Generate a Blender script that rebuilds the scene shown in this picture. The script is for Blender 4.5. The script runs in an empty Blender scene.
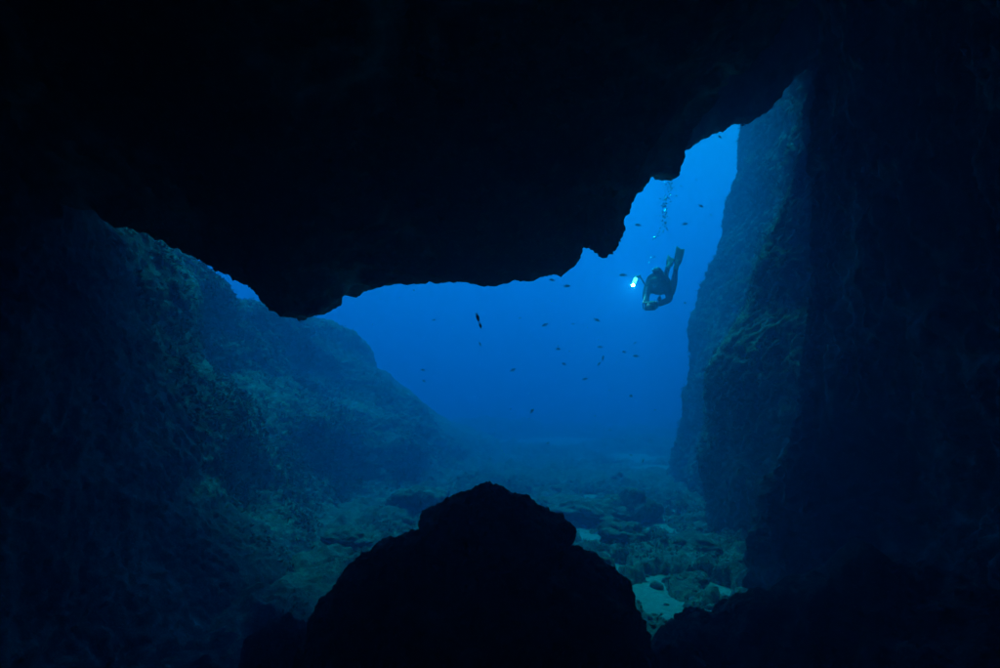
import bpy, bmesh, math, random
import numpy as np
from mathutils import Vector, Matrix

random.seed(7)
rng = np.random.default_rng(11)
scene = bpy.context.scene
col = scene.collection

# ------------------------------------------------------------------ camera
CAM = np.array((0.0, 0.0, 2.6))
PITCH = math.radians(6.0)
LENS = 20.0
F = 1000 * LENS / 36.0
cam_data = bpy.data.cameras.new('camera')
cam = bpy.data.objects.new('camera', cam_data)
col.objects.link(cam)
cam.location = CAM
cam.rotation_euler = (math.pi / 2 + PITCH, 0, 0)
cam_data.lens = LENS
cam_data.sensor_width = 36.0
cam_data.clip_start = 0.05
cam_data.clip_end = 600
scene.camera = cam

# ------------------------------------------------------------------ light
SUN_EL = math.radians(62)
SUN_AZ = math.radians(2)          # from +Y towards +X
world = bpy.data.worlds.new('World')
scene.world = world
world.use_nodes = True
wn = world.node_tree
wn.nodes.clear()
sky = wn.nodes.new('ShaderNodeTexSky')
sky.sky_type = 'NISHITA'
sky.sun_disc = False
sky.sun_elevation = SUN_EL
sky.sun_rotation = SUN_AZ
bg = wn.nodes.new('ShaderNodeBackground')
bg.inputs['Strength'].default_value = 0.12
wo = wn.nodes.new('ShaderNodeOutputWorld')
wn.links.new(sky.outputs[0], bg.inputs[0])
wn.links.new(bg.outputs[0], wo.inputs[0])

sun_data = bpy.data.lights.new('sun', 'SUN')
sun_data.energy = 4.5
sun_data.angle = math.radians(14)
sun_data.color = (1.0, 0.96, 0.9)
sun = bpy.data.objects.new('sun', sun_data)
col.objects.link(sun)
sd = Vector((math.sin(SUN_AZ) * math.cos(SUN_EL), math.cos(SUN_AZ) * math.cos(SUN_EL), math.sin(SUN_EL)))
sun.rotation_euler = sd.to_track_quat('Z', 'Y').to_euler()

scene.view_settings.view_transform = 'Standard'
scene.view_settings.look = 'None'
scene.view_settings.gamma = 1.0
scene.view_settings.use_curve_mapping = False
scene.view_settings.exposure = 1.33
scene.render.engine = 'CYCLES'
cy = scene.cycles
cy.use_denoising = True
cy.max_bounces = 6
cy.diffuse_bounces = 3
cy.volume_bounces = 1
cy.use_adaptive_sampling = True
cy.adaptive_threshold = 0.01

WATER_DENSITY = 0.262
WATER_SCATTER = (0.015, 0.115, 0.27)
WATER_ABSORB = (0.0, 0.655, 1.0)


# ------------------------------------------------------------------ helpers
def at(px, py, Y):
    """world point seen at photo pixel (px,py) at world depth Y"""
    u = (px - 500.0) / F
    v = (334.0 - py) / F
    c, s = math.cos(PITCH), math.sin(PITCH)
    d = np.array((u, c - v * s, s + v * c))
    return CAM + d * (Y / d[1])


_perm = rng.permutation(512)
_grad = rng.normal(size=(512, 3))
_grad /= np.linalg.norm(_grad, axis=1)[:, None]


def perlin(p):
    p = np.asarray(p, dtype=np.float64)
    i = np.floor(p).astype(np.int64)
    f = p - i
    w = f * f * f * (f * (f * 6 - 15) + 10)
    out = np.zeros(len(p))
    for dx in (0, 1):
        wx = w[:, 0] if dx else 1 - w[:, 0]
        for dy in (0, 1):
            wy = w[:, 1] if dy else 1 - w[:, 1]
            for dz in (0, 1):
                wz = w[:, 2] if dz else 1 - w[:, 2]
                h = _perm[(i[:, 0] + dx) & 511]
                h = _perm[(h + i[:, 1] + dy) & 511]
                h = _perm[(h + i[:, 2] + dz) & 511]
                g = _grad[h]
                out += wx * wy * wz * (g[:, 0] * (f[:, 0] - dx) + g[:, 1] * (f[:, 1] - dy) + g[:, 2] * (f[:, 2] - dz))
    return out * 1.5


def fbm(p, scale, octaves=4, gain=0.5, seed=0.0):
    p = np.asarray(p) / scale + seed
    a, t = 1.0, 0.0
    for _ in range(octaves):
        t = t + a * perlin(p)
        p = p * 2.03 + 7.1
        a *= gain
    return t


def ridged(p, scale, octaves=4, gain=0.5, seed=0.0, power=2.0):
    p = np.asarray(p) / scale + seed
    a, t = 1.0, 0.0
    for _ in range(octaves):
        t = t + a * (1 - np.minimum(np.abs(perlin(p)) * 1.6, 1)) ** power
        p = p * 2.07 + 3.7
        a *= gain
    return t


def billow(p, scale, octaves=3, gain=0.5, seed=0.0):
    p = np.asarray(p) / scale + seed
    a, t = 1.0, 0.0
    for _ in range(octaves):
        t = t + a * np.abs(perlin(p)) * 1.4
        p = p * 2.11 + 5.3
        a *= gain
    return t


def cr_weights(n, subs):
    """Catmull-Rom weight matrix for n control points, subs[i] samples in span i"""
    us = []
    for i, s in enumerate(subs):
        us += [i + k / s for k in range(s)]
    us.append(n - 1)
    W = np.zeros((len(us), n))
    for r, u in enumerate(us):
        i = min(int(u), n - 2)
        t = u - i
        b = (-0.5 * t + t * t - 0.5 * t ** 3, 1 - 2.5 * t * t + 1.5 * t ** 3,
             0.5 * t + 2 * t * t - 1.5 * t ** 3, -0.5 * t * t + 0.5 * t ** 3)
        for k in range(4):
            W[r, min(max(i - 1 + k, 0), n - 1)] += b[k]
    return W


def grid_normals(S):
    du = np.gradient(S, axis=0)
    dv = np.gradient(S, axis=1)
    n = np.cross(du, dv)
    l = np.linalg.norm(n, axis=2, keepdims=True)
    return n / np.maximum(l, 1e-9)


def mesh_from(name, verts, faces, smooth=True):
    me = bpy.data.meshes.new(name)
    verts = np.asarray(verts, dtype=np.float32)
    faces = np.asarray(faces, dtype=np.int32)
    k = faces.shape[1]
    me.vertices.add(len(verts))
    me.vertices.foreach_set('co', verts.ravel())
    me.loops.add(faces.size)
    me.loops.foreach_set('vertex_index', faces.ravel())
    me.polygons.add(len(faces))
    me.polygons.foreach_set('loop_start', np.arange(0, faces.size, k, dtype=np.int32))
    me.update(calc_edges=True)
    me.polygons.foreach_set('use_smooth', np.full(len(faces), smooth))
    me.update()
    return me


def grid_faces(R, C):
    i = np.arange(R - 1)[:, None] * C + np.arange(C - 1)[None, :]
    i = i.ravel()
    return np.stack([i, i + 1, i + C + 1, i + C], axis=1)


def link(name, me, mat, parent=None):
    o = bpy.data.objects.new(name, me)
    if mat is not None:
        me.materials.clear()
        me.materials.append(mat)
    col.objects.link(o)
    if parent is not None:
        o.parent = parent
    return o


def structure(o):
    o['kind'] = 'structure'
    return o


def tag(o, label, cat, group=None):
    o['label'] = label
    o['category'] = cat
    if group:
        o['group'] = group
    return o


def empty(name, loc=(0, 0, 0)):
    o = bpy.data.objects.new(name, None)
    o.location = loc
    o.empty_display_size = 0.2
    col.objects.link(o)
    return o


VEIN_LIGHT = []


def loft(name, ctrl, subr, subc, disp, mat, sign=1):
    ctrl = np.array(ctrl, dtype=np.float64)
    R, C = ctrl.shape[:2]
    Wr, Wc = cr_weights(R, subr), cr_weights(C, subc)
    S = np.einsum('ri,ijk,cj->rck', Wr, ctrl, Wc)
    n = grid_normals(S) * sign
    d = disp(S.reshape(-1, 3)).reshape(S.shape[:2])
    S = S + n * d[..., None]
    vein_light = VEIN_LIGHT.pop() if VEIN_LIGHT else None
    F_ = grid_faces(S.shape[0], S.shape[1])
    if sign < 0:
        F_ = F_[:, ::-1]
    me = mesh_from(name, S.reshape(-1, 3), F_)
    if vein_light is not None:
        me.attributes.new('vein_light', 'FLOAT', 'POINT').data.foreach_set('value', vein_light.astype(np.float32))
    return structure(link(name, me, mat))


# ------------------------------------------------------------------ materials
def nodes_of(name):
    m = bpy.data.materials.new(name)
    m.use_nodes = True
    nt = m.node_tree
    return m, nt, nt.nodes['Principled BSDF']


def rock_material(name, c_dark, c_mid, c_light, scale=1.0, bump=0.6, vein_light=None):
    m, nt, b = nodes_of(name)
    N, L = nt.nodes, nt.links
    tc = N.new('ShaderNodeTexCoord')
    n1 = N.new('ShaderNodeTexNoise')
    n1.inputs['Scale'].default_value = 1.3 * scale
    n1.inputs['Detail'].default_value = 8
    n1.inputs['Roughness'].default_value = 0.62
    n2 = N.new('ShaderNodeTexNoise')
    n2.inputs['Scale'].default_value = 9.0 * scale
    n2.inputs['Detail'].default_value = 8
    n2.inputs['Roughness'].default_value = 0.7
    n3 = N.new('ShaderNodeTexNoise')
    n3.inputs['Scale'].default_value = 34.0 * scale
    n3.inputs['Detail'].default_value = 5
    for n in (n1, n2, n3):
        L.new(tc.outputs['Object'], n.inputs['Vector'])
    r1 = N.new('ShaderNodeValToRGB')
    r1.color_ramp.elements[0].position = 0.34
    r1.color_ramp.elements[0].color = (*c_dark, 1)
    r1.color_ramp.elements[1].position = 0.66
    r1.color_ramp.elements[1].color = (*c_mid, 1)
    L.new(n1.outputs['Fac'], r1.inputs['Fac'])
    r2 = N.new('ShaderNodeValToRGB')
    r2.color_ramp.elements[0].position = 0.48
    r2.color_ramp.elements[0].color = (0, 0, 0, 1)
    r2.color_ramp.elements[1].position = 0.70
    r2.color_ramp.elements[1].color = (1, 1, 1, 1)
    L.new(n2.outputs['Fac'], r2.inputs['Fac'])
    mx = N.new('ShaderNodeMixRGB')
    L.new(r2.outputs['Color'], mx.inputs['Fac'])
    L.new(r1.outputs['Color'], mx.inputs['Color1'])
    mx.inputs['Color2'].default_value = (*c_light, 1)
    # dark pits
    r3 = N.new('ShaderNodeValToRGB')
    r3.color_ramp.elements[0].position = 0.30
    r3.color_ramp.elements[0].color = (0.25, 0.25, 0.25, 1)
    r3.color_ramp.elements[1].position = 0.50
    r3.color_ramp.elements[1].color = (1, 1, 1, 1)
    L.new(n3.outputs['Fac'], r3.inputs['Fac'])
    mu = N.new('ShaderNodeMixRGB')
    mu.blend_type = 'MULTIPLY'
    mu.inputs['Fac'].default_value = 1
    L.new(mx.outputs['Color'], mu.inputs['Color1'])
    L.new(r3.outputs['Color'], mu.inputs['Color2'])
    # paler ridge veins: the light crests would catch, put into the colour
    at_ = N.new('ShaderNodeAttribute')
    at_.attribute_name = 'vein_light'
    cm = N.new('ShaderNodeMath')
    cm.operation = 'MULTIPLY'
    L.new(at_.outputs['Fac'], cm.inputs[0])
    L.new(n2.outputs['Fac'], cm.inputs[1])
    cm.use_clamp = True
    cg = N.new('ShaderNodeMath')
    cg.operation = 'MULTIPLY'
    cg.inputs[1].default_value = 1.9
    cg.use_clamp = True
    L.new(cm.outputs[0], cg.inputs[0])
    mc = N.new('ShaderNodeMixRGB')
    L.new(cg.outputs[0], mc.inputs['Fac'])
    L.new(mu.outputs['Color'], mc.inputs['Color1'])
    mc.inputs['Color2'].default_value = (*(vein_light or c_light), 1)
    L.new(mc.outputs['Color'], b.inputs['Base Color'])
    b.inputs['Roughness'].default_value = 0.95
    b.inputs['Specular IOR Level'].default_value = 0.1
    add = N.new('ShaderNodeMath')
    add.operation = 'MULTIPLY_ADD'
    add.inputs[1].default_value = 0.35
    L.new(n3.outputs['Fac'], add.inputs[0])
    L.new(n2.outputs['Fac'], add.inputs[2])
    bp = N.new('ShaderNodeBump')
    bp.inputs['Strength'].default_value = bump
    bp.inputs['Distance'].default_value = 0.09 / scale
    L.new(add.outputs[0], bp.inputs['Height'])
    L.new(bp.outputs['Normal'], b.inputs['Normal'])
    return m


def plain(name, color, rough=0.6, metal=0.0, spec=0.3, noise=0.25, nscale=12):
    m, nt, b = nodes_of(name)
    N, L = nt.nodes, nt.links
    tc = N.new('ShaderNodeTexCoord')
    n = N.new('ShaderNodeTexNoise')
    n.inputs['Scale'].default_value = nscale
    n.inputs['Detail'].default_value = 4
    L.new(tc.outputs['Object'], n.inputs['Vector'])
    r = N.new('ShaderNodeValToRGB')
    r.color_ramp.elements[0].position = 0.3
    r.color_ramp.elements[1].position = 0.7
    r.color_ramp.elements[0].color = (*[c * (1 - noise) for c in color], 1)
    r.color_ramp.elements[1].color = (*[min(1, c * (1 + noise)) for c in color], 1)
    L.new(n.outputs['Fac'], r.inputs['Fac'])
    L.new(r.outputs['Color'], b.inputs['Base Color'])
    b.inputs['Roughness'].default_value = rough
    b.inputs['Metallic'].default_value = metal
    b.inputs['Specular IOR Level'].default_value = spec
    return m


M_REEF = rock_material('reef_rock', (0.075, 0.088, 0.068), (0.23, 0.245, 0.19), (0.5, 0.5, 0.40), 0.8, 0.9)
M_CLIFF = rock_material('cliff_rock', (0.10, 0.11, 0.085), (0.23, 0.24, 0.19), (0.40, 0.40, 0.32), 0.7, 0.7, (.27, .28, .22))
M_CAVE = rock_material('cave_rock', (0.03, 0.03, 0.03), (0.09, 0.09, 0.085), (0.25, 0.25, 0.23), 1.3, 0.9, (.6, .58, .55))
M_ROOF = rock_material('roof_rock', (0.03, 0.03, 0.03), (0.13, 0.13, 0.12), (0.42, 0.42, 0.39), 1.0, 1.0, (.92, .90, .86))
M_FLOOR = rock_material('algae_floor', (0.07, 0.08, 0.06), (0.19, 0.20, 0.15), (0.42, 0.42, 0.33), 1.1, 0.8)
M_SAND = plain('sand', (0.27, 0.265, 0.235), 0.95, 0, 0.1, 0.3, 14)


# ------------------------------------------------------------------ rock relief
def relief_wall(lump=0.30, vein=0.16, fine=0.035, lscale=2.2, zst=0.4, seed=0.0):
    def f(p):
        q = p * np.array((1.0, 1.0, zst))
        # warp so that the ridges wander
        w = np.stack([perlin(p * 0.9 + 11 + seed), perlin(p * 0.9 + 23 + seed), perlin(p * 0.9 + 37 + seed)], axis=1)
        q = q + 0.35 * w
        d = lump * fbm(p, lscale, 3, seed=seed)
        v1 = (1 - np.minimum(np.abs(perlin(q / .55 + seed + 3)) * 3.4, 1)) ** 2
        v2 = (1 - np.minimum(np.abs(perlin(q / .24 + seed + 8)) * 2.8, 1)) ** 2
        msk = np.clip(.55 + 1.3 * perlin(p / 1.6 + seed + 14), 0, 1)
        VEIN_LIGHT[:] = [np.clip((v1 + .6 * v2) * msk, 0, 1)]
        d = d + vein * (.75 * v1 + .45 * v2 - .25) * (.4 + .6 * msk)
        d = d + fine * (billow(p, 0.22, 3, 0.6, seed + 5) - 0.5) * 1.6
        return d
    return f


def relief_roof(p):
    w = np.stack([perlin(p * 0.8 + 11), perlin(p * 0.8 + 23), perlin(p * 0.8 + 37)], axis=1)
    q = p + 0.3 * w
    v1 = (1 - np.minimum(np.abs(perlin(q / 1.2 + 3)) * 3.0, 1)) ** 2
    v2 = (1 - np.minimum(np.abs(perlin(q / .5 + 8)) * 2.6, 1)) ** 2
    msk = np.clip(.35 + 1.5 * perlin(p / 2.0 + 14), 0, 1)
    VEIN_LIGHT[:] = [np.clip((v1 + .6 * v2) * msk, 0, 1)]
    return 0.05 * fbm(p, 1.8, 3) + 0.18 * (.7 * v1 + .4 * v2 - .2) * (.4 + .6 * msk) + 0.075 * (billow(p, 0.28, 4, 0.62, 5.0) - 0.5)


# ------------------------------------------------------------------ haze (the water itself), one box round everything
def build_water():
    bm = bmesh.new()
    bmesh.ops.create_cube(bm, size=1.0)
    x0, x1, y0, y1, z0, z1 = -95, 95, -16, 150, -3.0, 20.5
    for v in bm.verts:
        v.co = ((v.co.x + .5) * (x1 - x0) + x0, (v.co.y + .5) * (y1 - y0) + y0, (v.co.z + .5) * (z1 - z0) + z0)
    me = bpy.data.meshes.new('haze')
    bm.to_mesh(me)
    bm.free()
    m = bpy.data.materials.new('sea_water')
    m.use_nodes = True
    nt = m.node_tree
    nt.nodes.clear()
    out = nt.nodes.new('ShaderNodeOutputMaterial')
    pv = nt.nodes.new('ShaderNodeVolumePrincipled')
    pv.inputs['Color'].default_value = (*WATER_SCATTER, 1)
    pv.inputs['Absorption Color'].default_value = (*WATER_ABSORB, 1)
    pv.inputs['Density'].default_value = WATER_DENSITY
    pv.inputs['Anisotropy'].default_value = 0.5
    nt.links.new(pv.outputs[0], out.inputs['Volume'])
    o = link('haze', me, m)
    o['kind'] = 'stuff'
    return o


build_water()

# ------------------------------------------------------------------ cave roof
LIP = [(-150, 175, 5.0), (-60, 190, 5.6), (40, 203, 6.1), (108, 224, 6.5), (150, 238, 6.8), (190, 255, 7), (215, 270, 7), (240, 283, 7),
       (262, 302, 7), (283, 321, 7), (308, 327, 7), (335, 312, 7), (358, 295, 7.2), (400, 287, 7.4), (450, 283, 7.5),
       (490, 286, 7.5), (530, 279, 7.5), (568, 273, 7.6), (577, 262, 7.6), (583, 247, 7.6), (595, 252, 7.6), (606, 257, 7.6), (620, 237, 7.7), (631, 203, 7.8),
       (655, 182, 8.0), (676, 179, 8.2), (683, 150, 8.3), (690, 120, 8.4), (700, 92, 8.5), (730, 50, 8.6), (775, 0, 8.7),
       (810, -50, 8.8), (850, -120, 8.9)]


def cave_roof():
    cols = []
    for px, py, Y in LIP:
        l = at(px, py, Y)
        x, y, z = l
        zc = max(6.3, z + 0.9)             # height of the ceiling over the camera
        t = np.clip((x + 4.5) / 9.0, 0, 1)
        ov = 2.5 + 0.2 * np.clip((430 - px) / 200, 0, 1) - 2.5 * np.clip((px - 560) / 90, 0, 1)   # unseen outer face made to lean out, to shade reef and cave
        xs = -7 + 15.0 * t                 # spread at the back
        pts = [
            (xs, -9.0, -2.0), (xs, -8.6, 3.0), (xs * .95, -6.5, zc - .6), (xs * .9 + x * .1, -2.5, zc + .5),
            (xs * .6 + x * .4, 1.0, zc + .35), (xs * .3 + x * .7, 3.6, zc * .75 + z * .25 + .2),
            (xs * .1 + x * .9, y - 2.0, z * .62 + zc * .38 + .25), (x, y - .8, z + .42), (x, y, z), (x + .03, y + .55, z + .45), (x + .1, y + 1.3 + ov * .5, z + 1.6),
            (x + .2, y + 1.5 + ov * 1.6, max(z + 4, 10)), (x, y + 1.5 + ov * 2.2, 19.0), (xs, -9, 19.3)]
        cols.append(pts)
    C = np.array(cols)                     # cols x rows
    ctrl = np.transpose(C, (1, 0, 2))
    subc = [12] * (len(LIP) - 1)
    subr = [6, 6, 12, 18, 30, 34, 30, 18, 14, 14, 8, 6, 4]
    return loft('cave_roof', ctrl, subr, subc, relief_roof, M_ROOF, -1)


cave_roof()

# the higher roof of the passage further out
LIP2 = [(632, 120, 12.5), (645, 148, 12.6), (668, 150, 12.7), (685, 147, 12.8), (700, 142, 12.9), (720, 134, 13), (740, 123, 13), (752, 122, 13.1), (768, 112, 13.2),
        (785, 94, 13.3), (808, 66, 13.4), (830, 42, 13.5), (870, 5, 13.6), (930, -40, 13.6)]


def outer_roof():
    cols = []
    for px, py, Y in LIP2:
        x, y, z = at(px, py, Y - 1.9)
        pts = [(x * .80, 8.7, 17.5), (x * .83, 8.9, z + 5.2), (x * .88, y - 1.9, z + 2.6), (x * .94, y - 1.0, z + .8), (x, y, z), (x + .1, y + .7, z + .8),
               (x + .3, y + 1.6, z + 3), (x + .3, y + 1.9, 18.6), (x * .8, 8.6, 18.9)]
        cols.append(pts)
    ctrl = np.transpose(np.array(cols), (1, 0, 2))
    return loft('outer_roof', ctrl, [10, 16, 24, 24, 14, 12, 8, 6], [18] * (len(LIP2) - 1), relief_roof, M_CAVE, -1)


outer_roof()


# ------------------------------------------------------------------ right side
def interp(tab, v):
    a = np.array(tab, dtype=float)
    return np.interp(v, a[:, 0], a[:, 1])


def right_wall():
    zs = [-1.0, -.3, .3, .9, 1.6, 2.4, 3.4, 4.6, 6.0, 7.6, 9.6, 13, 19]
    edge = [(-200, 822), (0, 815), (86, 808), (150, 800), (200, 799), (330, 803), (400, 791), (440, 779), (490, 757), (540, 742), (600, 733), (680, 728)]
    rows = []
    for z in zs:
        Y = 7.6
        py = 334 - F * math.tan(math.atan2(z - 2.6, Y) - PITCH)
        px = interp(edge, py)
        e = at(px, py, Y)
        x = e[0] + .10
        s = max(0, 1.5 - z) * .45        # the foot spreads into the cave
        s2 = max(0, 1.2 - z) * .9
        bulge = .35 * math.exp(-((z - 5.0) / 1.4) ** 2)
        row = [(7.8, -9.5, z), (6.6, -6, z), (5.6 - s2, -2.5, z), (5.0 - s2, .5, z), (4.75 - s2 - bulge * .4, 2.4, z), (4.7 - s2 * .8 - bulge, 3.8, z),
               (4.65 - s - bulge * .6, 5.2, z), (4.45 + .25 * math.sin(z * 1.1) - s * .8, 6.4, z), (x + .02, 7.2, z), (x + .12, 7.75, z), (x + .8, 8.2, z), (x + 4.5, 8.6, z)]
        rows.append(row)
    rel = relief_wall(.12, .20, .05, 1.9, .22, 4.0)
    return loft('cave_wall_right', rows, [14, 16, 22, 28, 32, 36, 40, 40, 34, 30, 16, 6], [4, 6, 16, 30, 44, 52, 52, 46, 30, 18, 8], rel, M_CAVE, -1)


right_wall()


def edge_mass(name, Y, edge, zs, back, relief, mat, res, lean=0.0, faceback=2.2):
    """a rock mass whose left edge stands along the given outline; its inner face runs back to the wall"""
    rows = []
    for z in zs:
        py = 334 - F * math.tan(math.atan2(z - 2.6, Y) - PITCH)
        px = interp(edge, py)
        x = at(px, py, Y)[0]
        x = x + .12 + (.04 if z > 6 else 0)
        rows.append([(x + 4.5, Y - faceback - .8, z), (x + 1.1, Y - faceback - .3, z), (x + .42, Y - faceback * .6, z), (x + .12, Y - .5, z), (x, Y, z),
                     (x * (Y + .7) / Y - .10, Y + .7, z), (x * (Y + 1.9) / Y + .0, Y + 1.9, z), (x * (Y + 3.6) / Y + .3, Y + 3.6, z), (x * (Y + 5) / Y + 1.0 + back, Y + 5, z), (x * (Y + 5) / Y + 6 + back, Y + 6, z)])
    return loft(name, rows, res[0], res[1], relief, mat, -1)


EDGE_B = [(-260, 850), (0, 822), (78, 808), (140, 797), (165, 785), (175, 778), (215, 770), (240, 757), (250, 750), (290, 747), (318, 742), (335, 728), (358, 712), (420, 704), (480, 700), (560, 700), (700, 690)]
edge_mass('rock_buttress', 10.6, EDGE_B, [-1.4, -.2, .8, 1.8, 2.8, 3.6, 4.3, 5.0, 5.7, 6.5, 7.5, 8.8, 10.5, 14, 18.4], 0.0,
          relief_wall(.20, .10, .05, 1.6, .45, 9.0), M_CLIFF,
          ([10, 24, 26, 28, 24, 22, 22, 22, 22, 24, 22, 16, 10, 6], [6, 30, 34, 26, 24, 30, 24, 14, 6]))

EDGE_C = [(-300, 860), (0, 790), (105, 757), (125, 747), (170, 736), (215, 728), (262, 716), (290, 702), (325, 688), (360, 684), (400, 678), (460, 664), (500, 652), (560, 640)]


def outer_cliff():
    # a wall that runs out from behind the buttress to a far corner, facing the open water
    rows = []
    for z in [-1.5, -.3, .8, 2.0, 3.4, 4.8, 6.2, 7.6, 9.0, 10.6, 12.0, 13.2]:
        def px_at(tab, Y):
            return interp(tab, 334 - F * math.tan(math.atan2(z - 2.6, Y) - PITCH))
        row = []
        Y0, Y1 = 11.6, 17.0
        a0, a1 = px_at(EDGE_B, Y0) + 26, px_at(EDGE_C, Y1) + 4
        row.append((at(a0 + 60, 334, Y0)[0] + 1, Y0 - .6, z))
        for t in (0, .25, .5, .75, .92, 1.0):
            Y = Y0 + (Y1 - Y0) * t
            row.append((at(a0 + (a1 - a0) * t ** .8, 334, Y)[0], Y, z))
        x = row[-1][0]
        for dy, dx in ((.6, .05), (1.8, .5), (3.5, 1.6), (5, 7)):
            row.append((x * (Y1 + dy) / Y1 + dx, Y1 + dy, z))
        rows.append(row)
    return loft('outer_cliff', rows, [10, 24, 26, 28, 28, 26, 26, 26, 24, 16, 10], [6, 30, 34, 34, 26, 16, 16, 14, 10, 6], relief_wall(.22, .20, .07, 2.0, .5, 15.0), M_CLIFF, -1)


outer_cliff()

# ------------------------------------------------------------------ left side: one slope from the cave wall out to the reef
def left_reef():
    def sec(Y, pix, behind):
        pts = [at(a, b, Y) for a, b in pix]
        return [tuple(p) for p in pts] + behind

    secs = []
    def wall(Y, xs, zs):
        return [(x, Y, z) for x, z in zip(xs, zs)]
    # each section: 9 points, foot -> crest -> back
    secs.append(wall(-9.5, (-4.5, -6, -7.5, -8, -8.2, -8.2, -8, -8, -9), (-.6, -.2, .8, 2, 3.6, 6, 9, 13, 16)))
    secs.append(wall(-3, (-3.2, -4.2, -4.9, -5.2, -5.4, -5.5, -5.4, -5.5, -8), (-.5, -.1, .7, 1.8, 3.2, 5, 8, 12, 15)))
    secs.append(wall(1, (-2.6, -3.4, -4.0, -4.3, -4.5, -4.6, -4.7, -5.2, -8), (-.6, -.1, .6, 1.5, 2.8, 4.4, 7, 11, 14)))
    secs.append(wall(4, (-2.3, -3.1, -3.7, -4.0, -4.2, -4.35, -4.6, -5.4, -8), (-.7, -.2, .5, 1.3, 2.4, 3.8, 6, 10, 13)))
    secs.append(sec(6.4, [(255, 670), (205, 605), (160, 540), (130, 460), (108, 370), (90, 285), (72, 212)], [(-5.2, 6.6, 8.5), (-8, 6.6, 12)]))
    def out(Y, pix):
        c = at(*pix[-1], Y)
        return sec(Y, pix, [(c[0] - 1.3, Y + .3, c[2] + (.5 if Y < 12 else -.1)), (c[0] - 5, Y + .6, c[2] - .8)])
    secs.append(out(8.0, [(315, 625), (275, 565), (222, 500), (186, 430), (160, 355), (133, 285), (106, 218)]))
    secs.append(out(10, [(346, 580), (316, 532), (275, 482), (236, 422), (208, 352), (180, 285), (152, 224)]))
    secs.append(out(12, [(378, 550), (350, 505), (316, 465), (280, 420), (255, 360), (228, 318), (209, 275)]))
    secs.append(out(14, [(408, 530), (384, 488), (355, 455), (322, 415), (296, 365), (268, 334), (246, 310)]))
    secs.append(out(16, [(462, 514), (435, 482), (408, 450), (378, 415), (350, 374), (324, 336), (290, 306)]))
    secs.append(out(18.5, [(500, 503), (474, 474), (448, 448), (424, 420), (400, 394), (374, 364), (340, 326)]))
    secs.append(out(22.5, [(545, 488), (518, 470), (492, 456), (468, 441), (442, 424), (415, 405), (385, 376)]))
    secs.append(out(32, [(605, 468), (582, 458), (555, 452), (530, 447), (505, 442), (475, 436), (440, 425)]))
    HOL = [(232, 352, 11.2, .9, -.6), (345, 352, 15.3, 1.3, -.9), (345, 478, 12.8, 1.0, -.6), (262, 478, 9.4, .7, -.4), (440, 460, 18.0, 1.3, -.12),
           (405, 388, 18.3, .9, .12), (322, 418, 14.0, 1.0, .45), (235, 420, 9.8, .8, .3), (395, 455, 16.2, .8, .35), (180, 280, 9.6, .7, .2)]
    rel0 = relief_wall(.10, .05, .035, 2.0, .45, 21.0)

    def rel(p):
        far = np.clip((p[:, 1] - 5) / 8, 0, 1)
        big = fbm(p * np.array((1, 1, 1.3)), 3.1, 3, seed=31)
        step = np.clip(big * 1.8, -.8, .8)
        hand = 0
        for hx, hy, hY, r, dep in HOL:
            hand = hand + dep * np.exp(-(((p - at(hx, hy, hY)) / np.array((r, r * 1.6, r))) ** 2).sum(axis=1))
        base = rel0(p)
        VEIN_LIGHT[0] = VEIN_LIGHT[0] * .25
        return hand + base + far * (0.22 * step + 0.10 * fbm(p, 1.1, 3, seed=40)) + .035 * (billow(p, .5, 3, .6, 44.0) - .5) * far
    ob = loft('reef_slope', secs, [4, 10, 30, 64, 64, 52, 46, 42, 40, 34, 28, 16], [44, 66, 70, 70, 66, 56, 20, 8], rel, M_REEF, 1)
    # darker rock inside the cave, its shade put into the colour, along an uneven line
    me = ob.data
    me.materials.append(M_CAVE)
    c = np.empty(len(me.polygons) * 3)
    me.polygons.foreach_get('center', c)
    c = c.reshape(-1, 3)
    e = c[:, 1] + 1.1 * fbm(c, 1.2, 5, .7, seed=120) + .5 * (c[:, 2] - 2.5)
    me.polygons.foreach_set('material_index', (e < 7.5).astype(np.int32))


left_reef()

# ------------------------------------------------------------------ seabed: rock pavement with sand showing in its hollows
HOLLOWS = [(645, 574, .40, 1.5), (664, 590, .26, 2.2), (653, 520, .5, 2.8), (650, 503, .5, 2.8), (724, 598, .28, 1.8), (625, 563, .2, 2.0), (582, 529, .36, 2.4), (703, 570, .22, 2.2), (600, 498, .6, 2), (268, 620, .16, 1.8), (306, 638, .15, 1.5)]


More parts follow.
